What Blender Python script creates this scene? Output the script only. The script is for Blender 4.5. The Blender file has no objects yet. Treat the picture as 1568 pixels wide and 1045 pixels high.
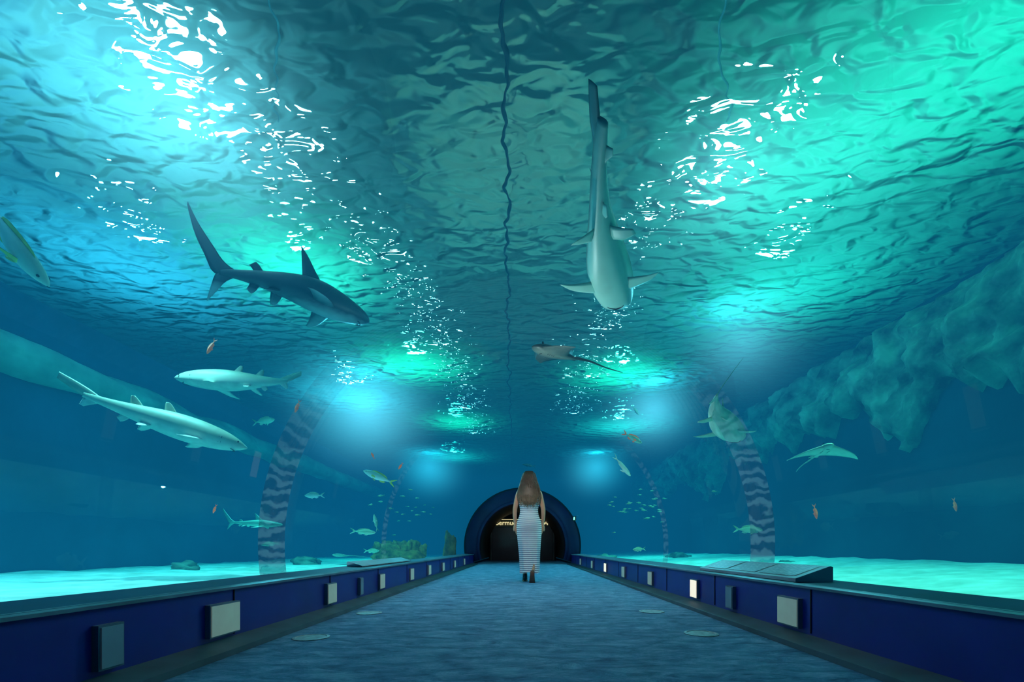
import bpy, math, random
from mathutils import Vector, Matrix, noise
random.seed(7)
S=bpy.context.scene
S.view_settings.view_transform='Standard'
R=math.radians

# ---------------------------------------------------------------- helpers
class NT:
    def __init__(s,name):
        s.m=bpy.data.materials.new(name); s.m.use_nodes=True
        s.t=s.m.node_tree; s.t.nodes.clear()
        s.out=s.n('ShaderNodeOutputMaterial')
    def n(s,typ,**kw):
        nd=s.t.nodes.new(typ)
        for k,v in kw.items():
            if k.startswith('i_'): 
                key=k[2:]
                nd.inputs[int(key) if key.isdigit() else key.replace('_',' ')].default_value=v
            else: setattr(nd,k,v)
        return nd
    def l(s,a,b): s.t.links.new(a,b)
    def ramp(s,fac,stops,interp='LINEAR'):
        r=s.n('ShaderNodeValToRGB'); r.color_ramp.interpolation=interp
        e=r.color_ramp.elements
        while len(e)<len(stops): e.new(0.5)
        for i,(p,c) in enumerate(stops):
            e[i].position=p; e[i].color=(c[0],c[1],c[2],1) if len(c)==3 else c
        s.l(fac,r.inputs[0]); return r
def c4(c): return (c[0],c[1],c[2],1.0)

def simple(name,col,rough=.5,metal=0,noise_s=0,noise_amt=.25,bump=0,emit=None,estr=0,spec=.5):
    N=NT(name); p=N.n('ShaderNodeBsdfPrincipled')
    p.inputs['Base Color'].default_value=c4(col); p.inputs['Roughness'].default_value=rough
    p.inputs['Metallic'].default_value=metal; p.inputs['Specular IOR Level'].default_value=spec
    if emit: p.inputs['Emission Color'].default_value=c4(emit); p.inputs['Emission Strength'].default_value=estr
    if noise_s:
        tc=N.n('ShaderNodeTexCoord'); nz=N.n('ShaderNodeTexNoise'); nz.inputs['Scale'].default_value=noise_s; nz.inputs['Detail'].default_value=4
        N.l(tc.outputs['Object'],nz.inputs['Vector'])
        a=tuple(x*(1-noise_amt) for x in col); b=tuple(min(1,x*(1+noise_amt)) for x in col)
        r=N.ramp(nz.outputs[0],[(.3,a),(.7,b)]); N.l(r.outputs[0],p.inputs['Base Color'])
        if bump:
            bp=N.n('ShaderNodeBump'); bp.inputs['Strength'].default_value=bump; bp.inputs['Distance'].default_value=.05
            N.l(nz.outputs[0],bp.inputs['Height']); N.l(bp.outputs[0],p.inputs['Normal'])
    N.l(p.outputs[0],N.out.inputs[0]); return N.m

def cat(pts,n):
    P=[Vector(p) for p in pts]; out=[]; k=len(P)-1
    for i in range(n+1):
        t=i/n*k; j=min(int(t),k-1); f=t-j
        p0=P[max(j-1,0)];p1=P[j];p2=P[j+1];p3=P[min(j+2,k)]
        out.append(.5*((2*p1)+(p2-p0)*f+(2*p0-5*p1+4*p2-p3)*f*f+(3*p1-p0-3*p2+p3)*f**3))
    return out

class MB:
    def __init__(s): s.v=[];s.f=[];s.mi=[]
    def loft(s,rings,m=0,close=True,cap=True):
        b=len(s.v); n=len(rings[0])
        for r in rings: s.v.extend([Vector(p) for p in r])
        for i in range(len(rings)-1):
            for j in range(n if close else n-1):
                k=(j+1)%n
                s.f.append((b+i*n+j,b+i*n+k,b+(i+1)*n+k,b+(i+1)*n+j)); s.mi.append(m)
        if cap and close:
            s.f.append(tuple(b+j for j in range(n))[::-1]); s.mi.append(m)
            s.f.append(tuple(b+(len(rings)-1)*n+j for j in range(n))); s.mi.append(m)
    def tube(s,pts,rad,seg=8,m=0,flat=1.0):
        pts=[Vector(p) for p in pts]; rings=[]; up=None
        for i,p in enumerate(pts):
            d=(pts[min(i+1,len(pts)-1)]-pts[max(i-1,0)]).normalized()
            if up is None: up=Vector((0,0,1)) if abs(d.z)<.9 else Vector((0,1,0))
            a=d.cross(up).normalized(); b=a.cross(d).normalized(); up=b
            r=rad[i] if isinstance(rad,(list,tuple)) else rad
            rings.append([p+a*math.cos(2*math.pi*j/seg)*r+b*math.sin(2*math.pi*j/seg)*r*flat for j in range(seg)])
        s.loft(rings,m)
    def fin(s,lead,trail,th=.06,n=10,m=0,ths=None):
        L=cat(lead,n); T=cat(trail,n); rings=[]
        for i in range(n+1):
            c=T[i]-L[i]; sp=(L[min(i+1,n)]+T[min(i+1,n)]-L[max(i-1,0)]-T[max(i-1,0)])
            nm=c.cross(sp)
            if nm.length<1e-9: nm=Vector((0,1,0))
            nm.normalize(); t=c.length*th if ths is None else ths(i/n)
            ring=[]
            for u,h in ((0,0),(.12,.6),(.35,1),(.7,.6),(1,0)): ring.append(L[i]+c*u+nm*t*h)
            for u,h in ((.7,.6),(.35,1),(.12,.6)): ring.append(L[i]+c*u-nm*t*h)
            rings.append(ring)
        s.loft(rings,m)
    def ball(s,c,r,m=0,seg=10):
        c=Vector(c); r=Vector(r) if not isinstance(r,(int,float)) else Vector((r,r,r)); rings=[]
        for i in range(seg+1):
            a=math.pi*i/seg; rr=max(math.sin(a),.01)
            rings.append([c+Vector((r.x*rr*math.cos(2*math.pi*j/(seg*2)),r.y*rr*math.sin(2*math.pi*j/(seg*2)),r.z*math.cos(a))) for j in range(seg*2)])
        s.loft(rings,m)
    def box(s,lo,hi,m=0):
        b=len(s.v)
        for z in (lo[2],hi[2]):
            for x,y in ((lo[0],lo[1]),(hi[0],lo[1]),(hi[0],hi[1]),(lo[0],hi[1])): s.v.append(Vector((x,y,z)))
        for f in ((3,2,1,0),(4,5,6,7),(0,1,5,4),(1,2,6,5),(2,3,7,6),(3,0,4,7)):
            s.f.append(tuple(b+i for i in f)); s.mi.append(m)
    def prism(s,prof,y0,y1,m=0):
        s.loft([[Vector((p[0],y0,p[1])) for p in prof],[Vector((p[0],y1,p[1])) for p in prof]],m)
    def deform(s,fn):
        s.v=[fn(p) for p in s.v]
    def obj(s,name,mats,smooth=True,parent=None,sub=0):
        me=bpy.data.meshes.new(name); me.from_pydata([tuple(v) for v in s.v],[],s.f)
        for m in mats: me.materials.append(m)
        for p,i in zip(me.polygons,s.mi): p.material_index=i; p.use_smooth=smooth
        import bmesh
        bm=bmesh.new(); bm.from_mesh(me); bmesh.ops.recalc_face_normals(bm,faces=bm.faces); bm.to_mesh(me); bm.free()
        o=bpy.data.objects.new(name,me); S.collection.objects.link(o)
        if sub:
            md=o.modifiers.new('sub','SUBSURF'); md.levels=sub; md.render_levels=sub
        if parent: o.parent=parent
        return o

# ---------------------------------------------------------------- dims
CAMZ=.52
XL,XR=-7.8,6.5        # tank walls
Y0,Y1=-3.0,27.0       # tank length
ZS=4.5                # water surface
TC,TR=.55,1.80        # tunnel centre height / radius
YE=14.4               # tunnel end portal

# ---------------------------------------------------------------- materials
def carpet():
    N=NT('carpet_blue'); p=N.n('ShaderNodeBsdfPrincipled',i_Roughness=.8); p.inputs['Specular IOR Level'].default_value=.2
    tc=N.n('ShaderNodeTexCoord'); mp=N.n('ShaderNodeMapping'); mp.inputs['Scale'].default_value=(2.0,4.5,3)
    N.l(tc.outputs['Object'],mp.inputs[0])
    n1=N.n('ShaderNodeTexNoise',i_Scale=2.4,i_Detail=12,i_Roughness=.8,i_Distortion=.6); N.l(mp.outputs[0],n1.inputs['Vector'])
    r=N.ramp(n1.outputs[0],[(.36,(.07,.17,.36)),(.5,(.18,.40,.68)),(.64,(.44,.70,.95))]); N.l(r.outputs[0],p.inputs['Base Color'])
    b=N.n('ShaderNodeBump',i_Strength=1,i_Distance=.05)
    N.l(n1.outputs[0],b.inputs['Height']); N.l(b.outputs[0],p.inputs['Normal'])
    N.l(p.outputs[0],N.out.inputs[0]); return N.m
M_carpet=carpet()
M_navy=simple('navy_panel',(.016,.022,.22),.35,noise_s=3,noise_amt=.15)
M_navytop=simple('bench_top',(.01,.05,.11),.5,noise_s=4)
M_trim=simple('metal_trim',(.12,.2,.26),.4,metal=.3,noise_s=5)
M_kick=simple('kick_board',(.04,.08,.11),.6,noise_s=6)
M_sand=simple('sand',(.74,.88,.70),.95,noise_s=3.5,noise_amt=.25,bump=.6,spec=.1)
M_trench=simple('tank_base',(.01,.04,.09),.9,noise_s=2,spec=.1)
M_rock=simple('rock',(.17,.22,.15),.9,noise_s=2.2,noise_amt=.9,bump=1,spec=.05)
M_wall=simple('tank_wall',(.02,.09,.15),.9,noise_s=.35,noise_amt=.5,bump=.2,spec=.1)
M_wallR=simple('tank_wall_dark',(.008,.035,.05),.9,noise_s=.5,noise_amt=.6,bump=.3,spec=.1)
M_dark=simple('dark_interior',(.006,.007,.01),.7,noise_s=2)
M_ring=simple('portal_blue',(.006,.012,.055),.6,noise_s=2,spec=.2)

def water_surface():
    N=NT('water_surface'); tc=N.n('ShaderNodeTexCoord')
    mp=N.n('ShaderNodeMapping'); mp.inputs['Scale'].default_value=(.75,1.3,1); mp.inputs['Rotation'].default_value=(0,0,.35); N.l(tc.outputs['Object'],mp.inputs[0])
    a=N.n('ShaderNodeTexNoise',i_Scale=4.0,i_Detail=1.6,i_Roughness=.45,i_Distortion=.5); N.l(mp.outputs[0],a.inputs['Vector'])
    b=N.n('ShaderNodeTexNoise',i_Scale=1.1,i_Detail=1.0,i_Distortion=.3); N.l(mp.outputs[0],b.inputs['Vector'])
    m=N.n('ShaderNodeMath',operation='MULTIPLY_ADD'); N.l(b.outputs[0],m.inputs[0]); m.inputs[1].default_value=.8; N.l(a.outputs[0],m.inputs[2])
    bp=N.n('ShaderNodeBump',i_Strength=1.0,i_Distance=.24); N.l(m.outputs[0],bp.inputs['Height'])
    bs=N.n('ShaderNodeBump',i_Strength=1.0,i_Distance=.48); N.l(m.outputs[0],bs.inputs['Height'])
    rf=N.n('ShaderNodeBsdfRefraction',i_Roughness=.0,i_IOR=1.33); rf.inputs['Color'].default_value=(.8,1,.95,1)
    di=N.n('ShaderNodeBsdfDiffuse'); di.inputs['Color'].default_value=(.16,.62,.60,1)
    tr=N.n('ShaderNodeBsdfTranslucent'); tr.inputs['Color'].default_value=(.36,.92,.86,1)
    N.l(bp.outputs[0],rf.inputs['Normal'])
    for x in (di,tr): N.l(bs.outputs[0],x.inputs['Normal'])
    m1=N.n('ShaderNodeMixShader',i_0=.75); N.l(di.outputs[0],m1.inputs[1]); N.l(tr.outputs[0],m1.inputs[2])
    m2=N.n('ShaderNodeMixShader',i_0=.44); N.l(rf.outputs[0],m2.inputs[1]); N.l(m1.outputs[0],m2.inputs[2])
    N.l(m2.outputs[0],N.out.inputs[0]); return N.m

def water_volume(st,col):
    N=NT('water_body'); t=N.n('ShaderNodeBsdfTransparent')
    N.l(t.outputs[0],N.out.inputs['Surface'])
    ab=N.n('ShaderNodeVolumeAbsorption',i_Density=.36); ab.inputs['Color'].default_value=(.08,.66,.70,1)
    em=N.n('ShaderNodeEmission',i_Strength=st); em.inputs['Color'].default_value=c4(col)  # the water itself emits, painting in the haze of scattered light
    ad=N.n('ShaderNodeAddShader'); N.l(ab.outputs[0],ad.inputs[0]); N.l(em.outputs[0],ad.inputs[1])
    N.l(ad.outputs[0],N.out.inputs['Volume']); return N.m

def acrylic():
    N=NT('acrylic'); t=N.n('ShaderNodeBsdfTransparent'); t.inputs[0].default_value=(.96,.99,.99,1)
    g=N.n('ShaderNodeBsdfGlossy',i_Roughness=.0); m=N.n('ShaderNodeMixShader',i_0=.025)
    N.l(t.outputs[0],m.inputs[1]); N.l(g.outputs[0],m.inputs[2]); N.l(m.outputs[0],N.out.inputs[0]); return N.m

# ---------------------------------------------------------------- room: tank shell
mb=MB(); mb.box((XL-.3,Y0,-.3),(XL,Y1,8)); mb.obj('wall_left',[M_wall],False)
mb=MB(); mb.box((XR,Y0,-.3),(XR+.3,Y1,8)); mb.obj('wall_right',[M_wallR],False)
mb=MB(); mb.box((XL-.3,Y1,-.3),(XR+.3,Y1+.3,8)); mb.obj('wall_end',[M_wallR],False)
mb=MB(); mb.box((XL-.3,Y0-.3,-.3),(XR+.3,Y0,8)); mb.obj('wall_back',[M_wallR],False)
M_ceil=simple('hall_ceiling',(.08,.22,.22),.9,noise_s=.5,noise_amt=.6)
mb=MB(); mb.box((XL-.3,Y0-.3,8),(XR+.3,Y1+.3,8.2)); mb.obj('ceiling',[M_ceil],False)
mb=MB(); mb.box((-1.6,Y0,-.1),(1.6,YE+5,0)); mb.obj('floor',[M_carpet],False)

# tank floor: trench + sand with dunes
for side,xa,xb,zb,nm in ((-1,-3.7,XL+.02,.14,'left'),(1,4.0,XR-.02,.32,'right')):
    mb=MB(); x0,x1=sorted((side*1.85,xa)); mb.box((x0,Y0,-.1),(x1,Y1,.03)); mb.obj('tank_floor',[M_trench],False)
    mb=MB(); rows=[]
    for i in range(160):
        y=Y0+.02+(Y1-Y0-.04)*i/159; row=[]
        for j in range(30):
            u=j/29; ed=xa+ .12*noise.noise(Vector((y*1.3,side*3,0)))
            if y>6: ed=ed-side*min(1.9,(y-6)*.35)
            x=ed+(xb-ed)*u
            z=.09+(zb-.09)*u+.035*noise.noise(Vector((x*1.5,y*1.5,1)))+.012*noise.noise(Vector((x*6,y*6,1)))
            if j==0: z=0
            row.append((x,y,z))
        rows.append(row)
    mb.loft(rows,0,False,False); mb.obj('sand_bed',[M_sand])

# water volume (closed body of water round the tunnel)
prof=[(XL+.01,-.05)]
for i in range(41):
    a=math.pi+ (R(18))-(math.pi+2*R(18))*i/40
    prof.append(((TR+.02)*math.cos(a),TC+(TR+.02)*math.sin(a)))
prof+= [(XR-.01,-.05),(XR-.01,ZS-.03),(XL+.01,ZS-.03)]
mb=MB(); mb.prism(prof,Y0+.01,Y1-.01); mb.obj('tank_water',[water_volume(.021,(.02,.66,1.32))],False)

# water surface, normals down
mb=MB(); rows=[[(XL+.01+(XR-XL-.02)*j/40,Y0+.01+(Y1-Y0-.02)*i/80,ZS) for j in range(41)] for i in range(81)]
mb.loft(rows,0,False,False); ws=mb.obj('water_surface',[water_surface()])
if ws.data.polygons[0].normal.z>0: ws.data.flip_normals()

# acrylic tunnel
mb=MB(); rows=[]
for i in range(2):
    y=(Y0+.01,YE)[i]
    rows.append([((TR-.01)*math.cos(R(-7)+R(194)*k/64),y,TC+(TR-.01)*math.sin(R(-7)+R(194)*k/64)) for k in range(65)])
mb.loft(rows,0,False,False); mb.obj('acrylic_tunnel',[acrylic()])

# ribs around tunnel
def ribmat(al):
    N=NT('rib_painted_caustic'); tc=N.n('ShaderNodeTexCoord'); mp=N.n('ShaderNodeMapping'); mp.inputs['Scale'].default_value=(1,.45,1)
    N.l(tc.outputs['Object'],mp.inputs[0])
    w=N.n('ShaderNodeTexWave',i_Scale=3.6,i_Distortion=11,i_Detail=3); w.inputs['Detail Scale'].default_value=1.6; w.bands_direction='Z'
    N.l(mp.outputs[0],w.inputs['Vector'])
    col=N.ramp(w.outputs['Fac'],[(.25,(.05,.20,.36)),(.85,(.40,.66,.78))])  # wavy caustic light painted into the rib colour
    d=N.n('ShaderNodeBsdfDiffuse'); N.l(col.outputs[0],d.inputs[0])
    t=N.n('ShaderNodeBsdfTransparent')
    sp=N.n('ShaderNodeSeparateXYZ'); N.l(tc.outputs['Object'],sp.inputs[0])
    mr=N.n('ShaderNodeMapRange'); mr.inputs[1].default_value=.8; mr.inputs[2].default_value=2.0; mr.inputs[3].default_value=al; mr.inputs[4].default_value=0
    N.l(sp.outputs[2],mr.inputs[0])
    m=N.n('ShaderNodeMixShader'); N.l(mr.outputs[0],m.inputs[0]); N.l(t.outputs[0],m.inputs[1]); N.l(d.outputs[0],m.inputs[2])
    N.l(m.outputs[0],N.out.inputs[0]); return N.m
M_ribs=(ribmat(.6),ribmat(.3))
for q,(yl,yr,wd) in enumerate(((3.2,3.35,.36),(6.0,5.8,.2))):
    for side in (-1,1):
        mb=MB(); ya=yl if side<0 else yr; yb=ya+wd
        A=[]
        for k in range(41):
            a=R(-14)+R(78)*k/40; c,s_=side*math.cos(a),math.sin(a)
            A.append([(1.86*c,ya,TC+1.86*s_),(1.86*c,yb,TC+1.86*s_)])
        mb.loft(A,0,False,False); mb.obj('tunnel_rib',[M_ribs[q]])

# seams riding just under the surface
def cable(name,pts,r,mat,amp):
    mb=MB(); P=cat(pts,300)
    P=[p+Vector((amp*noise.noise(Vector((p.y*3.1,p.x,0)))+amp*.6*noise.noise(Vector((p.y*9,p.x,4))),0,amp*.4*noise.noise(Vector((p.y*3,5,p.x))))) for p in P]
    mb.tube(P,[r*(1+.8*noise.noise(Vector((p.y*6,0,0)))) for p in P],8); mb.obj(name,[mat])
M_seam=simple('seam_dark',(.01,.03,.035),.6,noise_s=3)
def transl():
    N=NT('seam_pale'); tc=N.n('ShaderNodeTexCoord'); nz=N.n('ShaderNodeTexNoise',i_Scale=6.0); N.l(tc.outputs['Object'],nz.inputs['Vector'])
    r=N.ramp(nz.outputs[0],[(.3,(.2,.5,.5)),(.7,(.5,.9,.85))]); d=N.n('ShaderNodeBsdfDiffuse'); N.l(r.outputs[0],d.inputs[0])
    t=N.n('ShaderNodeBsdfTransparent'); m=N.n('ShaderNodeMixShader',i_0=.5); N.l(t.outputs[0],m.inputs[1]); N.l(d.outputs[0],m.inputs[2]); N.l(m.outputs[0],N.out.inputs[0]); return N.m
M_seaml=transl()
cable('surface_seam',[(-.12,2.6,4.44),(-.15,4,4.44),(-.2,6,4.44),(-.3,10,4.44),(-.5,22,4.44)],.016,M_seam,.07)
cable('surface_seam',[(-1.55,2.6,4.44),(-1.78,3.26,4.44),(-2.28,4.2,4.44)],.008,M_seaml,.08)
cable('surface_seam',[(1.2,2.6,4.44),(1.46,3.26,4.44),(1.90,4.2,4.44)],.008,M_seaml,.08)

# ---------------------------------------------------------------- above water: catwalk, lamps
M_cat=simple('catwalk_underside',(.42,.50,.38),.8,noise_s=1.2,noise_amt=.4)
M_catd=simple('catwalk_beam',(.03,.035,.03),.8,noise_s=1.2)
mb=MB(); mb.box((-1.55,5.1,6.9),(1.35,Y1-.1,7.0))
mb.box((-1.7,5.1,6.75),(-1.5,Y1-.1,7.1),1); mb.box((1.3,5.1,6.75),(1.5,Y1-.1,7.1),1)
mb.box((-2.7,1.5,6.7),(2.5,5.1,7.1),1); mb.box((-.17,2,6.8),(-.11,Y1-.1,6.9),1)
mb.box((-1.5,8.2,6.82),(1.3,Y1-.1,6.9),1)
for y in (3,8,13,18,23):
    for x in (-1.6,1.4): mb.tube([(x,y,7.0),(x,y,8.05)],.04,8,1)
mb.obj('catwalk',[M_cat,M_catd],False)
NE=NT('lamp_glow'); e=NE.n('ShaderNodeEmission',i_Strength=55); e.inputs[0].default_value=(.85,.97,1,1); NE.l(e.outputs[0],NE.out.inputs[0])
M_lampglow=NE.m; M_lamph=simple('lamp_housing',(.03,.03,.035),.5,noise_s=8)
lamps=[(-3.85,5.15,.30),(-3.2,6.4,.17),(-2.76,7.7,.10),(-2.35,9.0,.09),(-2.1,10.6,.10),(-1.95,12.4,.10),(-1.9,15,.11),(-1.9,18,.11),
       (2.71,6.3,.26),(2.1,7.6,.10),(1.9,9.9,.09),(1.85,12.5,.10),(1.8,15.5,.10)]
for x,y,r in lamps:
    mb=MB(); n=20
    def ring(rr,z): return [(x+rr*math.cos(2*math.pi*k/n),y+rr*math.sin(2*math.pi*k/n),z) for k in range(n)]
    mb.loft([ring(r*.5,7.3),ring(r*.8,7.2),ring(r*1.15,7.0),ring(r*1.1,6.99),ring(r*1.0,7.02)],0)
    mb.loft([ring(r*.98,7.01),ring(r*.98,7.0)],1)
    mb.tube([(x,y,7.3),(x,y,8)],.03,8,0)
    mb.obj('pendant_lamp',[M_lamph,M_lampglow])

def point(name,loc,pw,col,rad=.1):
    l=bpy.data.lights.new(name,'POINT'); l.energy=pw; l.color=col; l.shadow_soft_size=rad
    o=bpy.data.objects.new(name,l); o.location=loc; S.collection.objects.link(o); return o
def spot(name,loc,tgt,pw,col,size=120,blend=1.0,rad=.1):
    l=bpy.data.lights.new(name,'SPOT'); l.energy=pw; l.color=col; l.shadow_soft_size=rad; l.spot_size=R(size); l.spot_blend=blend
    o=bpy.data.objects.new(name,l); o.location=loc; S.collection.objects.link(o)
    o.rotation_euler=(Vector(tgt)-Vector(loc)).to_track_quat('-Z','Y').to_euler(); return o
# dry-side floods shining down through the surface
for x,y,z,p,c,sz in ((-5.4,2.4,6.2,850,(.40,.60,1.0),140),(-3.5,4.0,5.7,260,(.7,.85,1),135),(-5.6,6.5,6.0,560,(.3,.65,1),140),(-3.3,6.6,5.6,360,(.12,1,.62),140),(-2.4,10,5.5,360,(.06,1,.5),145),(-2.1,14.5,5.5,320,(.06,1,.5),145),(-4.6,12,5.9,420,(.4,.85,1),140),(-3,20,5.7,400,(.15,1,.75),145),
                  (2.9,4.8,5.9,300,(.3,1,.75),135),(4.0,3.4,6.1,480,(.1,1,.6),145),(4.1,7,6.1,480,(.12,1,.68),145),(2.3,10.5,5.5,340,(.06,1,.55),145),(3.2,15,5.7,420,(.15,1,.8),145)):
    spot('hall_light',(x,y,z),(x,y,0),p,c,sz)
spot('catwalk_fill',(-.1,6.0,5.0),(-.1,6.6,7),85,(.8,1,.78),110)  # upward fill added to brighten the catwalk underside
spot('catwalk_fill',(-.1,10.0,5.0),(-.1,10.6,7),60,(.5,1,.8),120)
# submerged flood lamps
for x,y,z,p in ((-3.6,10.3,4.0,330),(-3.9,19,4.1,420),(3.5,7.6,4.1,200),(3.15,10.8,4.15,330),(3.1,19,4.2,400)):
    point('flood_light',(x,y,z),p,(.5,.9,1.0),.06)
# fill spots added under the surface, brightening the sand and sharks
for x,y,z,p,c in ((-5.6,2.2,3.7,1500,(.75,.95,1)),(-4.9,6.0,4.2,1000,(.85,.97,.95)),(-6.2,5.6,3.5,800,(.7,.97,1)),(-5.2,9.5,3.7,1400,(.5,1,.85)),(-4.8,15,3.7,1700,(.4,1,.8)),
              (5.0,2.4,3.4,800,(.5,1,.75)),(4.6,5.8,3.4,800,(.45,1,.7)),(4.5,10,3.4,1100,(.4,1,.75)),(4.2,15,3.7,1700,(.4,1,.8))):
    spot('sand_fill',(x,y,z),(x,y,0),p,c,108,1,.05)
# fill lights added out of sight behind the bench kerbs, for bellies and sand
for x,y,p,c in ((-2.3,2.6,34,(.45,.85,1)),(-2.3,4.6,45,(.7,.95,1)),(-2.4,7.5,50,(.5,.95,1)),(2.3,3.0,40,(.5,1,.9)),(2.4,7.5,50,(.4,1,.85))):
    point('trench_fill',(x,y,.22),p,c,.04)
point('tunnel_fill',(0,5.0,2.2),56,(1,.94,.9),0)  # unseen warm fill added to brighten the woman and carpet

# lamp glow painted as emission in added spheres, fading with radius
def painted_haze_mat(name,st,col):
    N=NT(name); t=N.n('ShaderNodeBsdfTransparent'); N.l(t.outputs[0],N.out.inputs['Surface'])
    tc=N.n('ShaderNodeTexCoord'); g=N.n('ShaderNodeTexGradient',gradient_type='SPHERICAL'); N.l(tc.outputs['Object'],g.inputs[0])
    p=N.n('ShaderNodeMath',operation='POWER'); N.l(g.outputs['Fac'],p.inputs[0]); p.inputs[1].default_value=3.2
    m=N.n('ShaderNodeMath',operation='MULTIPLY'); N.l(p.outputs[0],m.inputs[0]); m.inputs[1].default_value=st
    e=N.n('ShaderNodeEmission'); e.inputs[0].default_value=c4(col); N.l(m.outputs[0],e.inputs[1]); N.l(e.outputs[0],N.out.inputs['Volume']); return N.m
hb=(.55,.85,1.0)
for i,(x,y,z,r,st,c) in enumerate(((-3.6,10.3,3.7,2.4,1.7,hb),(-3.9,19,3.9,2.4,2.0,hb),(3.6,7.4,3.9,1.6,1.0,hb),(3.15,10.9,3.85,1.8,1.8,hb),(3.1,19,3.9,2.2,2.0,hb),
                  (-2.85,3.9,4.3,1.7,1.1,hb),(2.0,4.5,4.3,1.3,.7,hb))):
    mb=MB(); mb.ball((0,0,0),1,0,12); o=mb.obj('painted_lamp_haze',[painted_haze_mat('haze_%d'%i,st,c)]); o.location=(x,y,z); o.scale=(r,r,r*.9)

# ---------------------------------------------------------------- reflected band, rocks on walls
mb=MB(); rows=[]
for i in range(120):
    y=Y0+1+(Y1-Y0-2)*i/119; row=[]
    for k in range(12):
        a=-math.pi/2+math.pi*k/11; n_=.12*noise.noise(Vector((y*.8,k*.3,2)))
        row.append((XL+(.35+n_)*math.cos(a)+.02,y,3.45+(.28+n_)*math.sin(a)))
    rows.append(row)
mb.loft(rows,0,False,False); mb.obj('reflection_band',[simple('reflection_pale',(.36,.48,.34),.95,noise_s=1.2,noise_amt=.4,bump=.5,spec=.05)])  # raised strip added in place of a pale reflection on the wall
mb=MB(); rows=[]
for i in range(420):
    y=Y0+1+(Y1-Y0-2)*i/419; row=[]
    dep=1.5+.9*noise.noise(Vector((y*.35,9,0)))+.8*noise.noise(Vector((y*1.1,7,0)))+.4*noise.noise(Vector((y*3,7,0)))+.2*noise.noise(Vector((y*8,7,0)))
    for k in range(36):
        u=k/35; z=4.42-dep*u
        d=(.1+.3*math.sin(math.pi*min(1,u*1.02))**.6)*(1+.9*noise.noise(Vector((y*.8,z*1.1,5))))+.2*noise.noise(Vector((y*2.6,z*2.8,3)))+.12*noise.noise(Vector((y*6,z*6,3)))+.05*noise.noise(Vector((y*13,z*13,3)))
        if k==35: d=0
        row.append((XR-max(d,0)-.005,y,z))
    rows.append(row)
mb.loft(rows,0,False,False); mb.obj('rock_outcrop',[M_rock])

def rock(name,loc,r,seed,mat,sub=3):
    mb=MB(); mb.ball((0,0,0),1,0,16)
    def f(p):
        n1=noise.noise(p*1.3+Vector((seed,0,0)))*.5+noise.noise(p*3.5+Vector((seed,2,0)))*.25+noise.noise(p*9)*.08
        q=p*(1+n1); return Vector((q.x*r[0],q.y*r[1],q.z*r[2]))
    mb.deform(f); o=mb.obj(name,[mat]); o.location=loc; return o
M_cor=simple('coral_rock',(.55,.28,.06),.9,noise_s=5,noise_amt=.7,bump=1)
o=rock('coral_reef',(-3.45,12.6,.35),(.70,.5,.30),3,M_cor)
mb=MB()
for i in range(70):
    a=random.uniform(0,6.28); rr=random.uniform(.1,.8); x=rr*math.cos(a)*.9; y=rr*math.sin(a)*.5; z=random.uniform(.05,.2)
    mb.tube([(x,y,z-.2),(x*1.05,y*1.1,z+.08),(x*1.1+.03,y*1.15,z+.1+random.uniform(.02,.10))],[.10,.08,.05],7)
k=mb.obj('coral_branches',[M_cor]); k.parent=o
rock('rock_stack',(-2.25,14.0,.45),(.2,.2,.55),9,simple('pillar_rock',(.24,.12,.03),.9,noise_s=5,noise_amt=.5,bump=1))
for i,(x,y,s_) in enumerate(((-5.2,11,.3),(-6.2,8.4,.22),(5.2,9,.25),(4.9,14,.4),(2.9,16,.3),(-4.7,17,.5))):
    rock('rock',(x,y,.15),(s_,s_,s_*.5),i*7,M_rock)

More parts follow.
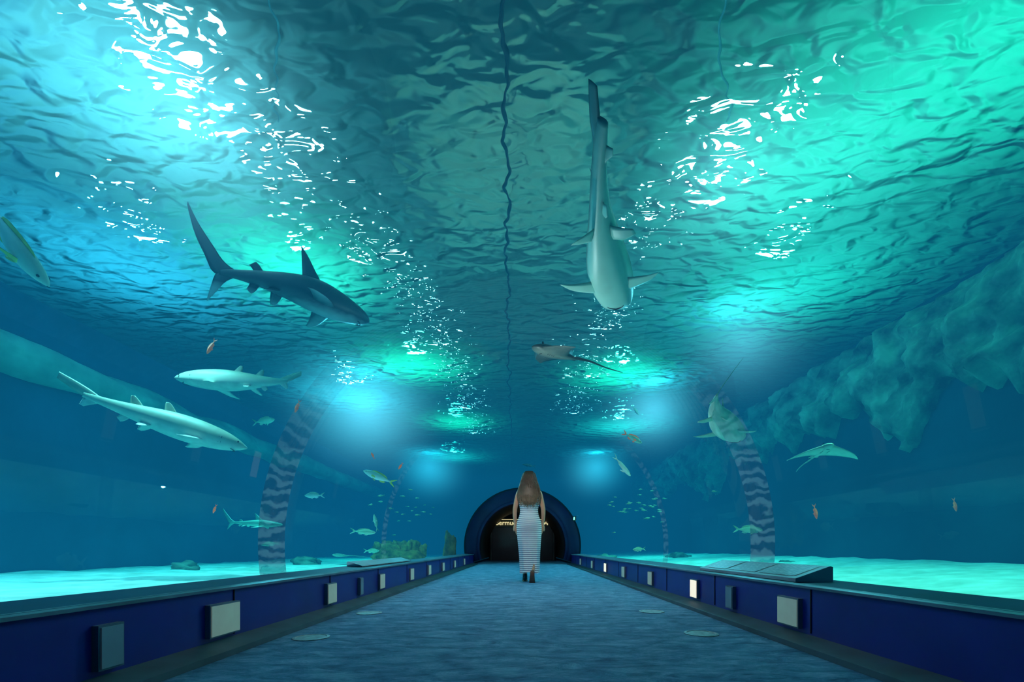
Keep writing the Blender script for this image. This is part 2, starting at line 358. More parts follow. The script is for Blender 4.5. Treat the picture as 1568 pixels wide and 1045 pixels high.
# ---------------------------------------------------------------- benches
def M_signlit(n,c,e):
    return simple(n,c,.4,noise_s=6,noise_amt=.1,emit=c,estr=e)
Ms1=M_signlit('step_light_lit',(.42,.55,.46),.16); Ms2=M_signlit('step_light_dim',(.14,.25,.32),.03); Ms3=M_signlit('step_light_bright',(1,.85,.65),.8)
for side,nm in ((-1,'left'),(1,'right')):
    s_=side
    par=bpy.data.objects.new('tunnel_bench',None); S.collection.objects.link(par)
    m_=MB(); m_.prism([(s_*a,b) for a,b in [(1.40,0.001),(1.405,.028),(1.55,.05),(1.55,.001)]],Y0+.02,YE-.02); m_.obj('kick_ledge',[M_kick],False,par)
    m_=MB(); m_.prism([(s_*a,b) for a,b in [(1.55,.001),(1.55,.30),(1.83,.30),(1.83,.001)]],Y0+.02,YE-.02); m_.obj('bench_body',[M_navy],False,par)
    m_=MB(); m_.prism([(s_*a,b) for a,b in [(1.54,.30),(1.535,.312),(1.545,.32),(1.83,.33),(1.83,.30)]],Y0+.02,YE-.02); m_.obj('bench_top',[M_navytop],False,par)
    m_=MB(); m_.prism([(s_*a,b) for a,b in [(1.532,.300),(1.532,.313),(1.55,.322),(1.55,.300)]],Y0+.02,YE-.02); m_.obj('trim_edge',[M_trim],False,par)
    for yy in [y*1.22 for y in range(1,12)]:
        m_=MB(); m_.box((min(s_*1.545,s_*1.552),yy,.06),(max(s_*1.545,s_*1.552),yy+.006,.295)); m_.obj('panel_joint',[M_dark],False,par)
    L=[(1.69,.09,2),(2.34,.22,1),(3.65,.16,1),(4.32,.07,2),(4.96,.16,1),(6.3,.18,1),(7.5,.18,1),(8.8,.2,1),(10.3,.2,1),(12,.2,1)] if side<0 else \
      [(2.62,.19,1),(3.36,.1,2),(4.06,.14,3),(5.45,.16,1),(6.9,.18,1),(8.4,.2,3),(10,.2,1),(12,.2,1)]
    for y,w,t in L:
        m_=MB(); xa,xb=s_*1.525,s_*1.552
        m_.box((min(xa,xb),y-w/2-.008,.072),(max(xa,xb),y+w/2+.008,.238),0)
        xa,xb=s_*1.520,s_*1.53
        m_.box((min(xa,xb),y-w/2,.08),(max(xa,xb),y+w/2,.23),1)
        m_.obj('step_light',[M_trim,(None,Ms1,Ms2,Ms3)[t]],False,par)

# information panels lying on benches
M_pf=simple('panel_frame',(.26,.35,.40),.45,metal=.3,noise_s=4); 
def panface():
    N=NT('panel_print'); tc=N.n('ShaderNodeTexCoord'); b=N.n('ShaderNodeTexBrick',i_Scale=6.0); N.l(tc.outputs['Object'],b.inputs['Vector'])
    b.inputs['Color1'].default_value=(.22,.38,.44,1); b.inputs['Color2'].default_value=(.17,.33,.42,1); b.inputs['Mortar'].default_value=(.4,.54,.58,1); b.inputs['Mortar Size'].default_value=.03
    p=N.n('ShaderNodeBsdfPrincipled',i_Roughness=.35); N.l(b.outputs[0],p.inputs[0]); N.l(p.outputs[0],N.out.inputs[0]); return N.m
M_pface=panface()
def infopanel(s_,ya,yb):
    mb=MB(); pr=[(1.56,.325),(1.56,.345),(1.76,.415),(1.775,.41),(1.775,.325)]
    if s_<0: pr=[(-1.62,.33),(-1.62,.338),(-1.76,.382),(-1.775,.378),(-1.775,.33)]
    mb.prism(pr,ya,yb,0)
    if s_>0:
        for k in range(3):
            y0=ya+.06+(yb-ya-.06)*k/3; y1=y0+(yb-ya-.06)/3-.05
            b=len(mb.v)
            for x,y,z in ((1.585,y0,.3538),(1.585,y1,.3538),(1.745,y1,.4098),(1.745,y0,.4098)): mb.v.append(Vector((s_*x,y,z+.003)))
            mb.f.append((b,b+1,b+2,b+3)); mb.mi.append(1)
    mb.obj('information_panel',[M_pf,M_pface],False)
infopanel(1,2.6,4.0); infopanel(-1,4.6,6.6)

# floor plates
M_plate=simple('floor_plate',(.25,.25,.28),.5,metal=.3,noise_s=30,noise_amt=.5)
for x,y in ((-1.22,2.63),(-1.22,3.62),(1.08,2.75),(1.05,3.7)):
    mb=MB(); n=28
    rg=lambda r,z:[(x+r*math.cos(2*math.pi*k/n),y+r*math.sin(2*math.pi*k/n),z) for k in range(n)]
    mb.loft([rg(.10,.0),rg(.10,.004),rg(.085,.006),rg(.08,.003)],0); mb.obj('floor_light_plate',[M_plate],False)

# ---------------------------------------------------------------- portal + corridor
mb=MB(); n=48; rings=[]
def arc(r,y,zc=TC+.03): 
    pts=[]
    for k in range(n+1):
        a=-R(18)+(math.pi+2*R(18))*k/n; pts.append((r*math.cos(a),y,max(0,zc+r*math.sin(a))))
    return pts
for ra,rb,y in ((1.42,1.80,YE),(1.36,1.46,YE-.04)):
    mb.loft([arc(ra,y),arc(rb,y),arc(rb,y+.35),arc(ra,y+.35),arc(ra,y)],0,False,False)
mb.obj('portal_ring',[M_ring])
mb=MB(); mb.loft([arc(1.40,YE+.36),arc(1.40,Y1-2)],0,False,False); mb.loft([arc(1.9,YE+.36),arc(1.9,Y1-2)],0,False,False); mb.obj('corridor_vault',[M_dark])
mb=MB(); mb.box((-1.39,YE+4.5,0),(1.39,YE+4.6,1.2)); mb.obj('wall_corridor',[M_dark],False)
door=bpy.data.objects.new('door_1',None); S.collection.objects.link(door)
mb=MB(); yy=YE+4.42
for a,b in (((-1.25,yy,0),(-.02,yy+.05,1.35)),((.02,yy,0),(1.25,yy+.05,1.35))): mb.box(a,b,0)
for a,b in (((-1.3,yy-.02,1.36),(1.3,yy+.05,1.42)),((-1.32,yy-.02,0),(-1.26,yy+.05,1.4)),((1.26,yy-.02,0),(1.32,yy+.05,1.4)),((-.5,yy-.06,.9),(.5,yy-.03,.93))): mb.box(a,b,1)
mb.obj('leaves',[simple('door_leaf',(.015,.018,.025),.3,noise_s=3),simple('door_frame',(.10,.11,.10),.4,noise_s=3)],False,door)
par=bpy.data.objects.new('entrance_sign',None); S.collection.objects.link(par)
M_gold=simple('sign_gold',(.6,.5,.25),.4,noise_s=5,noise_amt=.05,emit=(1,.85,.45),estr=1.0)
mb=MB(); mb.box((-1.15,yy-.1,1.40),(1.15,yy-.05,1.72)); mb.obj('sign_board',[simple('sign_back',(.08,.08,.05),.5,noise_s=4)],False,par)
tx=bpy.data.curves.new('letters','FONT'); tx.body='Bermuda'; tx.size=.27; tx.extrude=.01
t=bpy.data.objects.new('letters',tx); S.collection.objects.link(t); t.location=(-1.12,yy-.12,1.46); t.rotation_euler=(R(90),0,0); tx.materials.append(M_gold); t.parent=par
mb=MB(); 
for k in range(7): mb.box((.65+.06*k,yy-.12,1.46+.02*(k%3)),(.68+.06*k,yy-.1,1.56+.03*(k%2)))
mb.box((-1.0,yy-.12,1.68),(1.0,yy-.1,1.70)); mb.obj('sign_bars',[M_gold],False,par)
mb=MB(); mb.box((1.52,13.2,1.32),(1.56,13.5,1.44),0); mb.box((1.51,13.22,1.34),(1.52,13.48,1.42),1)
mb.obj('exit_sign',[M_lamph,simple('exit_green',(.1,1,.5),.5,noise_s=4,noise_amt=.1,emit=(.2,1,.6),estr=2)],False)

# ---------------------------------------------------------------- animals
def skinmat(name,back,belly,z0=-.02,z1=.02,nscale=14,rough=.45,spot=.25):
    N=NT(name); tc=N.n('ShaderNodeTexCoord'); sp=N.n('ShaderNodeSeparateXYZ'); N.l(tc.outputs['Object'],sp.inputs[0])
    nz=N.n('ShaderNodeTexNoise',i_Scale=nscale,i_Detail=4); N.l(tc.outputs['Object'],nz.inputs['Vector'])
    ad=N.n('ShaderNodeMath',operation='MULTIPLY_ADD'); N.l(nz.outputs[0],ad.inputs[0]); ad.inputs[1].default_value=(z1-z0)*.8; N.l(sp.outputs[2],ad.inputs[2])
    mr=N.n('ShaderNodeMapRange'); off=(z1-z0)*.4; mr.inputs[1].default_value=z0+off; mr.inputs[2].default_value=z1+off; N.l(ad.outputs[0],mr.inputs[0])
    r=N.ramp(mr.outputs[0],[(0,belly),(1,back)])
    mx=N.n('ShaderNodeMixRGB',blend_type='MULTIPLY'); mx.inputs[0].default_value=spot
    N.l(r.outputs[0],mx.inputs[1]); N.l(nz.outputs[0],mx.inputs[2])
    p=N.n('ShaderNodeBsdfPrincipled',i_Roughness=rough); N.l(mx.outputs[0],p.inputs['Base Color'])
    N.l(p.outputs[0],N.out.inputs[0]); return N.m
M_eye=simple('eye_dark',(.005,.005,.006),.15,noise_s=3)
M_mouth=simple('mouth_dark',(.03,.02,.03),.6,noise_s=3)

def place(o,nose,tail,roll=0):
    nose=Vector(nose);tail=Vector(tail); x=nose-tail; s_=x.length; x.normalize()
    y=Vector((0,0,1)).cross(x).normalized(); z=x.cross(y)
    m=Matrix((x,y,z)).transposed().to_4x4() @ Matrix.Rotation(R(roll),4,'X') @ Matrix.Scale(s_,4)
    m.translation=nose; o.matrix_world=m

def body(mb,prof,seg=20,n=44,m=0,flatbelly=.0):
    P=cat(prof,n); out=[]
    for p in P:
        x,w,h=p.x,max(p.y,.001),max(p.z,.001)
        ring=[]
        for j in range(seg):
            a=2*math.pi*j/seg; c,s_=math.cos(a),math.sin(a)
            ring.append((-x,w*math.copysign(abs(c)**.9,c),h*s_*(1-flatbelly if s_<0 else 1)))
        out.append(ring)
    mb.loft(out,m)

def shark(name,mat,nose,tail,roll=0,bend=0,bendz=0,lobe=1.0,kind='requiem',pect=1.0,pectdrop=.25,fat=1.0,curl=0,low=1.0,dors=1.0,twist=0):
    mb=MB()
    if kind=='requiem':
        prof=[(0,.004,.003),(.015,.027,.014),(.05,.046,.03),(.12,.062,.046),(.2,.071,.060),(.3,.073,.068),(.4,.067,.063),(.5,.053,.050),(.6,.037,.036),(.68,.024,.026),(.76,.014,.018),(.80,.009,.015),(.84,.005,.010)]
    elif kind=='broad':
        prof=[(0,.006,.003),(.012,.034,.014),(.04,.052,.03),(.12,.064,.046),(.2,.070,.056),(.3,.068,.060),(.4,.058,.056),(.5,.045,.048),(.6,.031,.036),(.7,.021,.03),(.8,.014,.022),(.88,.010,.018),(.93,.006,.014)]
    else:
        prof=[(0,.004,.003),(.02,.02,.014),(.06,.037,.03),(.12,.052,.046),(.2,.062,.058),(.3,.066,.066),(.4,.066,.066),(.5,.058,.058),(.6,.043,.045),(.68,.030,.034),(.76,.018,.024),(.82,.010,.018),(.88,.005,.012)]
    prof=[(a,b*fat,c*fat) for a,b,c in prof]
    F=fat
    body(mb,prof,flatbelly=.12)
    D=dors
    if kind=='requiem':
        b0=.055*F
        mb.fin([(-.30,0,b0),(-.35,0,b0+.045*D),(-.395,0,b0+.09*D),(-.43,0,b0+.117*D)],[(-.42,0,b0-.01),(-.425,0,b0+.03*D),(-.43,0,b0+.075*D),(-.437,0,b0+.117*D)],.05)
        mb.fin([(-.62,0,.026*F),(-.645,0,.05*F),(-.665,0,.062*F)],[(-.67,0,.018*F),(-.685,0,.035*F),(-.70,0,.045*F)],.05,6)
        px,pl=.235,1.0
    else:
        b0=.052*F
        mb.fin([(-.42,0,b0),(-.45,0,b0+.03),(-.475,0,b0+.055),(-.49,0,b0+.065)],[(-.50,0,b0-.01),(-.505,0,b0+.02),(-.51,0,b0+.045),(-.51,0,b0+.06)],.06)
        b0=.036*F
        mb.fin([(-.60,0,b0),(-.63,0,b0+.03),(-.655,0,b0+.05),(-.665,0,b0+.055)],[(-.67,0,b0-.012),(-.675,0,b0+.01),(-.68,0,b0+.035),(-.68,0,b0+.05)],.06)
        px,pl=(.24,.8) if kind=='tiger' else (.20,.85)
    for s_ in (1,-1):
        L=.2*pect*pl; dz=-pectdrop; W_=max(.9,pect**.5)
        y0=.05*s_*F
        mb.fin([(-px,y0,-.03*F),(-px-.025,y0+s_*L*.35,-.03*F+dz*L*.35),(-px-.065,y0+s_*L*.75,-.03*F+dz*L*.75),(-px-.115,y0+s_*L,-.03*F+dz*L)],
               [(-px-.10*W_,y0,-.03*F),(-px-.105*W_,y0+s_*L*.3,-.03*F+dz*L*.35),(-px-.115*W_,y0+s_*L*.7,-.03*F+dz*L*.75),(-px-.13*W_,y0+s_*L*1.0,-.03*F+dz*L)],.05)
        mb.fin([(-.53,.03*s_*F,-.033*F),(-.555,.06*s_*F,-.05*F),(-.585,.085*s_*F,-.06*F)],[(-.59,.02*s_*F,-.028*F),(-.60,.045*s_*F,-.045*F),(-.605,.075*s_*F,-.06*F)],.05,6)
        mb.ball((-.055,s_*.039*F,.012*F),.0055,1,6)
        for g in range(5):
            gx=.145+.014*g
            yy_=s_*(.0645+.0008*g)*F*(1 if kind=='requiem' else .87)
            mb.tube([(-gx,yy_*.80,.030*F),(-gx-.003,yy_*1.0,.01),(-gx,yy_*.93,-.02*F)],[.0008,.0018,.0008],5,2)
    mp=[]
    for k in range(9):
        a=-1.25+2.5*k/8; mp.append((-.085+.035*math.cos(a)-.012,.03*math.sin(a)*F,-.034*F+.006*abs(math.sin(a))))
    mb.tube(mp,.0028,6,2)
    mb.fin([(-.64,0,-.022*F),(-.665,0,-.05*F),(-.685,0,-.06*F)],[(-.69,0,-.015*F),(-.70,0,-.035*F),(-.71,0,-.045*F)],.05,6)
    if kind=='requiem':
        q=lobe
        mb.fin([(-.75,0,.015),(-.82,0,.03+.02*q),(-.88,0,.04+.07*q),(-.95,0,.045+.14*q),(-1.0,0,.03+.22*q)],
               [(-.82,0,-.012),(-.875,0,.0),(-.915,0,.01+.05*q),(-.965,0,.025+.115*q),(-1.003,0,.027+.21*q)],.035,14)
        mb.fin([(-.75,0,-.008),(-.81,0,-.035*low),(-.86,0,-.085*low),(-.895,0,-.12*low)],[(-.85,0,.01),(-.868,0,-.02*low),(-.885,0,-.07*low),(-.90,0,-.118*low)],.04)
    else:
        q=.7 if kind=='broad' else 1
        mb.fin([(-.80,0,.02),(-.86,0,.045*q),(-.93,0,.065*q),(-1.0,0,.08*q)],[(-.86,0,-.012),(-.90,0,.0),(-.95,0,.02*q),(-1.0,0,.04*q)],.05,12)
        mb.fin([(-.79,0,-.01),(-.83,0,-.04*q),(-.86,0,-.065*q)],[(-.87,0,.01),(-.875,0,-.03*q),(-.88,0,-.06*q)],.05)
    g=lambda u: max(0,u-.25)**2*1.6
    def f(p):
        u=-p.x
        tw=R(twist)*min(1,max(0,(u-.55)/.35)); y_,z_=p.y*math.cos(tw)-p.z*math.sin(tw),p.y*math.sin(tw)+p.z*math.cos(tw)
        dy=bend*(g(u)-u*g(1))+curl*math.sin(max(0,u-.45)*5.5)*.07
        dz=bendz*(g(u)-u*g(1))
        return Vector((p.x+bend*3.2*max(0,u-.25)*y_*.9,y_+dy,z_+dz))
    mb.deform(f)
    o=mb.obj(name,[mat,M_eye,M_mouth]); place(o,nose,tail,roll); return o

G1=skinmat('shark_grey',(.055,.085,.105),(.50,.62,.62),-.07,-.02)
G2=skinmat('shark_teal',(.05,.14,.14),(.45,.76,.62),-.04,.01)
G3=skinmat('sandtiger_skin',(.46,.52,.38),(.85,.90,.78),-.03,.02,18,.5,.5)
G4=skinmat('shark_pale',(.30,.50,.38),(.75,.95,.72),-.03,.02)
shark('gray_shark',G1,(-2.0,5.95,3.48),(-3.66,4.95,3.55),bend=.2,bendz=-.12,lobe=1.5,pect=1.4,pectdrop=.15,fat=1.5,low=1.35,dors=1.5,roll=8)
shark('gray_shark',G2,(.98,4.68,3.0),(.46,2.48,3.0),bend=-.10,kind='broad',pect=.74,curl=.1,fat=1.25,pectdrop=.1,twist=-50)
shark('sand_tiger_shark',G3,(-5.12,6.7,3.02),(-3.35,6.9,3.06),bend=.15,kind='tiger',fat=1.35)
shark('sand_tiger_shark',G3,(-3.87,6.4,1.92),(-5.66,5.5,2.5),bend=-.2,kind='tiger',fat=1.35)
shark('gray_shark',G4,(2.66,5.6,1.85),(1.95,4.4,2.12),bend=-.25,lobe=.9,curl=.3,fat=1.5,pect=.8,twist=30)
shark('gray_shark',G4,(-5.0,9.5,1.0),(-6.2,9.4,1.05),bend=.2)

def ray(name,mat,nose,tail,roll=0,flap=.25,span=.46,tl=1.0,head=.06):
    mb=MB(); lead=[];trail=[]
    for k in range(-6,7):
        v=k/6; av=abs(v); y=v*span
        z=flap*(av**1.6)*.35
        lead.append((-.02-.20*av**1.25-.02*math.sin(av*6)*.5,y,z)); trail.append((-.42+.17*av**.9-.0*av,y,z))
    lead[0]=(-.245,-span,flap*.35); trail[0]=(-.262,-span,flap*.35); lead[-1]=(-.245,span,flap*.35); trail[-1]=(-.262,span,flap*.35)
    mb.fin(lead,trail,ths=lambda t:.004+.042*(1-abs(2*t-1))**1.8,n=36)
    body(mb,[(.0,.01,.006),(.03,.05,.025),(.1,.07,.045),(.2,.065,.048),(.32,.045,.035),(.42,.02,.018),(.48,.008,.008)],16,20)
    pts=cat([(-.42,0,.0),(-.6,.01,.01),(-.8,-.01,.0),(-1,.01,-.01)],16)
    mb.tube(pts,[.012*(1-i/17)+.002 for i in range(17)],7)
    for s_ in (1,-1):
        mb.ball((-.07,s_*.062,.035),.010,1,6)
        mb.fin([(-.40,.02*s_,0),(-.43,.05*s_,0),(-.46,.06*s_,0)],[(-.46,.01*s_,0),(-.48,.035*s_,0),(-.49,.055*s_,0)],.08,6)
        for g in range(4): mb.tube([(-.14-.02*g,s_*.035,-.047),(-.14-.02*g,s_*.05,-.043)],.0018,5,2)
    mb.tube([(-.09,-.022,-.040),(-.08,0,-.046),(-.09,.022,-.040)],.003,5,2)
    o=mb.obj(name,[mat,M_eye,M_mouth]); place(o,nose,tail,roll); return o
RM1=skinmat('ray_brown',(.04,.04,.035),(.20,.22,.18),-.03,.0)
RM2=skinmat('ray_pale',(.40,.48,.35),(.85,.95,.75),-.03,.01)
ray('stingray',RM1,(.12,5.65,3.02),(1.38,6.3,2.96),roll=-8,span=.30,flap=-.05)
ray('eagle_ray',RM2,(3.80,5.6,1.80),(3.9,6.5,1.62),flap=-.35,span=.46,roll=0)
ray('stingray',RM2,(-4.6,11.0,.35),(-3.9,11.4,.3),span=.32,flap=.1)

def fish(name,mat,nose,tail,roll=0,deep=1.0,bend=0,m2=None):
    mb=MB()
    body(mb,[(0,.006,.008),(.04,.03,.05*deep),(.12,.055,.10*deep),(.25,.07,.145*deep),(.4,.065,.15*deep),(.55,.045,.115*deep),(.68,.025,.065*deep),(.78,.012,.035*deep),(.83,.006,.032*deep)],18,30)
    mb.fin([(-.22,0,.13*deep),(-.27,0,.19*deep),(-.42,0,.21*deep),(-.6,0,.17*deep),(-.7,0,.10*deep)],[(-.26,0,.12*deep),(-.32,0,.13*deep),(-.45,0,.13*deep),(-.62,0,.08*deep),(-.71,0,.05*deep)],.05,12,1)
    mb.fin([(-.50,0,-.12*deep),(-.55,0,-.17*deep),(-.62,0,-.17*deep)],[(-.66,0,-.06*deep),(-.67,0,-.10*deep),(-.70,0,-.12*deep)],.03,6,1)
    mb.fin([(-.78,0,.01),(-.86,0,.07*deep+.02),(-1,0,.15*deep+.02)],[(-.85,0,-.01),(-.90,0,.03),(-.985,0,.12*deep+.02)],.04,8,1)
    mb.fin([(-.78,0,-.01),(-.86,0,-.07*deep-.02),(-1,0,-.15*deep-.02)],[(-.85,0,.01),(-.90,0,-.03),(-.985,0,-.12*deep-.02)],.04,8,1)
    for s_ in (1,-1):
        mb.fin([(-.26,.06*s_,-.01),(-.31,.10*s_,-.01),(-.38,.13*s_,-.03)],[(-.27,.06*s_,-.06),(-.33,.09*s_,-.07),(-.40,.115*s_,-.07)],.05,6,1)
        mb.fin([(-.28,.02*s_,-.12*deep),(-.33,.04*s_,-.17*deep),(-.37,.05*s_,-.2*deep)],[(-.34,.02*s_,-.12*deep),(-.38,.04*s_,-.16*deep),(-.40,.05*s_,-.19*deep)],.05,6,1)
        mb.ball((-.085,.043*s_,.025*deep),.014,2,6)
    mb.tube([(-.005,-.012,-.01),(.0,0,-.012),(-.005,.012,-.01)],.004,5,2)
    def f(p):
        u=-p.x; return Vector((p.x,p.y+bend*(max(0,u-.3)**2-u*.49),p.z))
    mb.deform(f)
    o=mb.obj(name,[mat,m2 or mat,M_eye]); place(o,nose,tail,roll); return o
F1=skinmat('fish_silver',(.60,.66,.50),(.98,.98,.92),-.08,.08,20)
F1b=simple('fish_fin_yellow',(.75,.65,.12),.5,noise_s=8)
F2=skinmat('fish_green',(.40,.52,.30),(.85,.95,.7),-.06,.06,20)
F3=simple('fish_orange',(1,.18,.05),.5,noise_s=6,emit=(1,.12,.03),estr=.4)  # fish given a glow of their own to look brighter
F4=simple('fish_dark',(.05,.09,.10),.5,noise_s=6)
fish('snapper',F1,(-4.16,4.0,2.82),(-4.60,3.95,3.56),roll=25,deep=.7,bend=.4,m2=F1b)
fish('jack_fish',F1,(-2.8,8.0,1.88),(-2.25,8.1,1.66),deep=.7,bend=.3,m2=F1b)
fish('grouper',F1,(-3.83,8,1.44),(-3.5,8.05,1.45),deep=.9)
fish('grouper',F2,(-2.9,9,.82),(-3.45,9.1,.86),deep=.6)
fish('sea_bass',F2,(-3.0,9.2,1.2),(-2.96,9.3,.85),deep=.8)
fish('jack_fish',F2,(-4.3,7.9,2.75),(-4.75,8,2.72),deep=.8)
fish('grouper',F2,(3.8,7.2,.80),(3.35,7.25,.82),deep=.8)
fish('jack_fish',F2,(2.1,8,2.36),(1.78,8.1,2.58),deep=.75,m2=F3)
fish('barracuda',F1,(1.85,7.8,1.75),(1.5,7.5,2.05),deep=.45)
fish('jack_fish',F1,(2.3,9,3.15),(2.15,9,3.35),deep=.6)
fish('grouper',F2,(2.3,9.5,.48),(2.6,9.6,.50),deep=.8)
fish('grouper',F2,(-5.35,9.3,.58),(-5.0,9.4,.62),deep=.7)
fish('jack_fish',F4,(.0,13.5,3.0),(.4,13.6,2.95),deep=.5)
fish('grouper',F2,(-3.3,10.5,.45),(-3.7,10.6,.45),deep=.7)
for n_,t_ in (((-4.16,6,3.08),(-4.04,6,3.28)),((-3.50,7,2.60),(-3.42,7,2.80)),((-2.18,8,1.90),(-2.10,8,2.02)),((3.88,6,.90),(3.84,6,1.10)),((5.72,6,1.00),(5.68,6,1.18)),((-2.66,8,2.2),(-2.60,8,2.08)),
              ((-3.4,5,.9),(-3.36,5,1.0))):
    fish('anthias',F3,n_,t_,deep=.7)
def tiny(mb,p,d,L,m=0):
    d=Vector(d).normalized(); y=Vector((0,0,1)).cross(d).normalized(); z=d.cross(y); b=len(mb.v)
    def W(a,bb,c): return Vector(p)+(d*a+y*bb+z*c)*L
    rings=[]
    for x,w,h in ((0,.01,.02),(-.15,.06,.12),(-.4,.08,.17),(-.65,.04,.09),(-.8,.01,.03)):
        rings.append([W(x,w*math.cos(t*math.pi/3),h*math.sin(t*math.pi/3)) for t in range(6)])
    mb.loft(rings,m); mb.fin([W(-.78,0,.01),W(-.88,0,.08),W(-1,0,.17)],[W(-.8,0,-.01),W(-.88,0,.03),W(-.97,0,.12)],.05,4,m)
    mb.fin([W(-.78,0,-.01),W(-.88,0,-.08),W(-1,0,-.17)],[W(-.8,0,.01),W(-.88,0,-.03),W(-.97,0,-.12)],.05,4,m)
for cx,cy,cz,n_ in ((2.8,11,1.5,34),(-2.9,12,1.5,20)):
    mb=MB()
    for i in range(n_):
        tiny(mb,(cx+max(-.6,min(.9,random.gauss(0,.4)))*math.copysign(1,cx),cy+random.gauss(0,1),cz+random.gauss(0,.25)),(random.choice((-1,1))*1,random.uniform(-.4,.4),random.uniform(-.2,.2)),random.uniform(.09,.16))
    mb.obj('fish_school',[F2])

# ---------------------------------------------------------------- woman
W=bpy.data.objects.new('woman',None); S.collection.objects.link(W)
M_skin=simple('skin',(.62,.30,.18),.5,noise_s=12,noise_amt=.08)
def bodyskin():
    V=[];E=[];RR=[]
    def add(p,r,par=None):
        V.append(p);RR.append(r if isinstance(r,tuple) else (r,r))
        if par is not None:E.append((par,len(V)-1))
        return len(V)-1
    pel=add((0,0,.93),(.13,.10)); wa=add((0,.0,1.07),(.105,.08),pel); ch=add((0,-.005,1.24),(.125,.09),wa); up=add((0,0,1.36),(.10,.075),ch)
    nk=add((0,.01,1.44),.05,up); hd=add((0,.02,1.52),.05,nk)
    for s_ in (-1,1):
        sh=add((s_*.155,0,1.375),.048,up); el=add((s_*.215,-.025,1.10),.036,sh); fo=add((s_*.215,.0,.98),.032,el); wr=add((s_*.205,.03,.87),.022,fo)
        pm=add((s_*.205,.038,.82),(.02,.032),wr)
        hp=add((s_*.085,0,.86),.085,pel)
        if s_<0:
            kn=add((-.07,.14,.49),.055,hp); cf=add((-.065,.14,.33),.048,kn); an=add((-.06,.16,.085),.032,cf)
        else:
            kn=add((.065,.03,.48),.055,hp); cf=add((.055,-.10,.34),.048,kn); an=add((.045,-.22,.15),.032,cf)
    me=bpy.data.meshes.new('body'); me.from_pydata(V,E,[]); o=bpy.data.objects.new('body',me); S.collection.objects.link(o)
    md=o.modifiers.new('skin','SKIN'); md.use_smooth_shade=True
    for i,r in enumerate(RR): me.skin_vertices[0].data[i].radius=r
    me.skin_vertices[0].data[0].use_root=True
    sb=o.modifiers.new('sub','SUBSURF'); sb.levels=2; sb.render_levels=2
    me.materials.append(M_skin); o.parent=W
bodyskin()
for s_ in (-1,1):
    mb=MB(); wx,wy,wz=s_*.205,.034,.86
    mb.tube([(wx,wy,wz+.02),(wx,wy+.003,wz-.02),(wx-s_*.002,wy+.006,wz-.06),(wx-s_*.004,wy+.008,wz-.085)],[.022,.034,.040,.034],10,0,.45)
    for k,(dy,L) in enumerate(((.030,.068),(.011,.078),(-.009,.072),(-.027,.056))):
        b=Vector((wx-s_*.004,wy+.008+dy,wz-.075))
        mb.tube([b,b+Vector((-s_*.004,.003,-L*.45)),b+Vector((-s_*.016,.006,-L*.78)),b+Vector((-s_*.028,.008,-L))],[.0095,.009,.008,.006],8)
    b=Vector((wx,wy+.03,wz-.025)); mb.tube([b,b+Vector((-s_*.008,.022,-.025)),b+Vector((-s_*.014,.028,-.055))],[.012,.010,.007],8)
    mb.obj('hand',[M_skin],parent=W)
mb=MB(); rings=[]
for z,rx,ry,cy in ((1.455,.045,.05,.015),(1.475,.052,.066,.03),(1.50,.062,.082,.03),(1.53,.070,.092,.022),(1.56,.074,.098,.015),(1.60,.076,.10,.012),(1.63,.070,.092,.008),(1.655,.052,.07,.005),(1.668,.025,.035,.003),(1.672,.004,.005,.0)):
    rings.append([(rx*math.cos(2*math.pi*k/24),cy+ry*math.sin(2*math.pi*k/24),z) for k in range(24)])
mb.loft(rings)
mb.fin([(0,.115,1.585),(0,.125,1.56),(0,.135,1.54)],[(0,.10,1.585),(0,.10,1.56),(0,.10,1.53)],.5,6)
for s_ in (1,-1):
    mb.ball((s_*.030,.098,1.572),(.012,.01,.008),1,6); mb.ball((s_*.078,.01,1.56),(.008,.018,.03),0,6)
mb.tube([(-.022,.106,1.508),(0,.114,1.508),(.022,.106,1.508)],.006,6,2)
mb.obj('head',[M_skin,M_eye,simple('lips',(.45,.12,.1),.5,noise_s=4)],parent=W)
def dressmat():
    N=NT('striped_dress'); tc=N.n('ShaderNodeTexCoord'); sp=N.n('ShaderNodeSeparateXYZ'); N.l(tc.outputs['Object'],sp.inputs[0])
    m=N.n('ShaderNodeMath',operation='MULTIPLY'); m.inputs[1].default_value=1/.030; N.l(sp.outputs[2],m.inputs[0])
    f=N.n('ShaderNodeMath',operation='FRACT'); N.l(m.outputs[0],f.inputs[0])
    r=N.ramp(f.outputs[0],[(0,(.08,.11,.22)),(.28,(.08,.11,.22)),(.35,(.92,.92,.92)),(.94,(.92,.92,.92)),(1,(.08,.11,.22))])
    p=N.n('ShaderNodeBsdfPrincipled',i_Roughness=.8); N.l(r.outputs[0],p.inputs[0]); N.l(p.outputs[0],N.out.inputs[0]); return N.m
T=[(1.435,.085,.055,0),(1.41,.125,.075,0),(1.36,.135,.09,0),(1.29,.158,.108,0),(1.2,.155,.108,0),(1.1,.138,.1,0),(1.02,.145,.105,0),(.93,.175,.128,-.01),(.84,.188,.14,-.012),(.7,.18,.14,.0),(.55,.165,.15,.0),(.4,.152,.175,-.01),(.26,.145,.19,-.02),(.19,.142,.20,-.02),(.15,.145,.205,-.02)]
D=cat([(a,b,c) for a,b,c,d in T],56); Cc=cat([(d,0,0) for a,b,c,d in T],56)
mb=MB(); rings=[]
for i,p in enumerate(D):
    fold=max(0,(1.0-p.x))*.016
    rings.append([((p.y+fold*math.cos(9*a+p.x*2))*math.cos(a)+.01*max(0,.9-p.x),Cc[i].x+(p.z+fold*math.cos(9*a+p.x*2))*math.sin(a),p.x+(.012*math.sin(3*a) if i>52 else 0)) for a in [2*math.pi*k/72 for k in range(72)]])
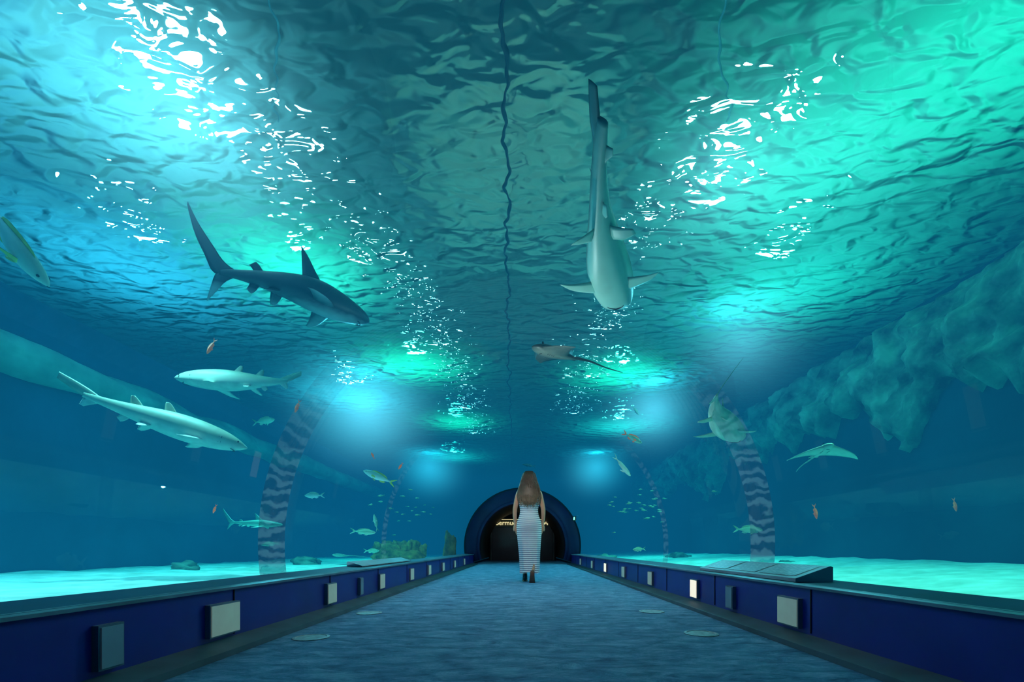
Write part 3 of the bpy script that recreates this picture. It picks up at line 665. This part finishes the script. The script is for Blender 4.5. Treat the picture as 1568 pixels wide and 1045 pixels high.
mb.loft(rings,0,True,False); mb.obj('dress',[dressmat()],parent=W)
M_shoe=simple('shoe_dark',(.03,.02,.02),.5,noise_s=8); M_sole=simple('shoe_sole',(.22,.10,.06),.7,noise_s=8)
def foot(origin,pitch):
    mb=MB(); rings=[]
    for y,w,h,z in ((-.05,.015,.02,.03),(-.045,.028,.035,.04),(-.01,.033,.045,.05),(.04,.034,.040,.042),(.09,.038,.03,.032),(.14,.042,.024,.026),(.18,.034,.018,.021),(.20,.012,.010,.016)):
        rings.append([(w*math.cos(t*math.pi/8),y,max(.012,z+h*math.sin(t*math.pi/8))) for t in range(16)])
    mb.loft(rings,0)
    rings=[]
    for y,w in ((-.055,.015),(-.045,.03),(.04,.033),(.14,.044),(.19,.034),(.21,.01)):
        rings.append([(-w,y,0),(w,y,0),(w,y,.014),(-w,y,.014)])
    mb.loft(rings,1)
    mb.tube([(0,0,.05),(0,-.005,.12)],[.036,.034],12,0)
    rot=Matrix.Rotation(pitch,4,'X'); mb.deform(lambda p: rot@(p-Vector((0,.15,0)))+Vector((0,.15,0))+Vector(origin))
    mb.obj('shoe',[M_shoe,M_sole],parent=W)
foot((-.06,.16,0),0)
foot((.045,-.30,.0),-R(55))
def hairmat():
    N=NT('hair_brown'); tc=N.n('ShaderNodeTexCoord'); sp=N.n('ShaderNodeSeparateXYZ'); N.l(tc.outputs['Object'],sp.inputs[0])
    nz=N.n('ShaderNodeTexNoise',i_Scale=30.0); N.l(tc.outputs['Object'],nz.inputs['Vector'])
    mr=N.n('ShaderNodeMapRange'); mr.inputs[1].default_value=1.65; mr.inputs[2].default_value=1.15; N.l(sp.outputs[2],mr.inputs[0])
    r=N.ramp(mr.outputs[0],[(0,(.06,.028,.014)),(.5,(.13,.07,.038)),(1,(.34,.21,.12))])
    mx=N.n('ShaderNodeMixRGB',blend_type='MULTIPLY'); mx.inputs[0].default_value=.6; N.l(r.outputs[0],mx.inputs[1]); N.l(nz.outputs[0],mx.inputs[2])
    p=N.n('ShaderNodeBsdfPrincipled',i_Roughness=.5); N.l(mx.outputs[0],p.inputs[0]); N.l(p.outputs[0],N.out.inputs[0]); return N.m
mb=MB()
mb.ball((0,-.005,1.592),(.092,.110,.094),0,12)
rings=[]
for z,rx,ry,cy in ((1.655,.06,.06,-.02),(1.63,.085,.085,-.03),(1.56,.102,.088,-.035),(1.5,.122,.08,-.05),(1.42,.14,.07,-.07),(1.32,.145,.055,-.10),(1.22,.12,.045,-.115),(1.16,.07,.03,-.12)):
    rings.append([(rx*math.cos(a),cy+ry*math.sin(a),z) for a in [2*math.pi*k/24 for k in range(24)]])
mb.loft(rings)
for i in range(190):
    a=random.uniform(-math.pi*.98,-math.pi*.02); 
    c,s_=math.cos(a),math.sin(a); ph=random.uniform(0,6.28); Lz=random.uniform(1.09,1.26)+.05*abs(c)
    pts=[(c*.055,s_*.055,1.674),(c*.092,s_*.104,1.63),(c*.112,-.01+s_*.11,1.54),(c*.14,-.03+s_*.10,1.45),(c*.165,-.06+s_*.075,1.36),(c*.165,-.085+s_*.07,1.27),(c*.13,-.10+s_*.05,Lz)]
    P=cat(pts,22); amp=.013
    P=[p+Vector((math.sin(p.z*26+ph)*amp,math.cos(p.z*22+ph)*amp*.6,0))*min(1,k/8) for k,p in enumerate(P)]
    mb.tube(P,[.007*(1-.7*k/22) for k in range(23)],5)
mb.obj('hair',[hairmat()],parent=W)
W.location=(.10,6.9,0)

# ---------------------------------------------------------------- world / camera
w=bpy.data.worlds.new('world'); S.world=w; w.use_nodes=True
w.node_tree.nodes['Background'].inputs[0].default_value=(.01,.05,.08,1); w.node_tree.nodes['Background'].inputs[1].default_value=.3
cam=bpy.data.cameras.new('camera'); co=bpy.data.objects.new('camera',cam); S.collection.objects.link(co); S.camera=co
co.location=(0,0,CAMZ); co.rotation_euler=(R(90),0,0)
cam.lens=16; cam.sensor_width=36; cam.shift_x=-16/1568; cam.shift_y=317/1568; cam.clip_start=.05
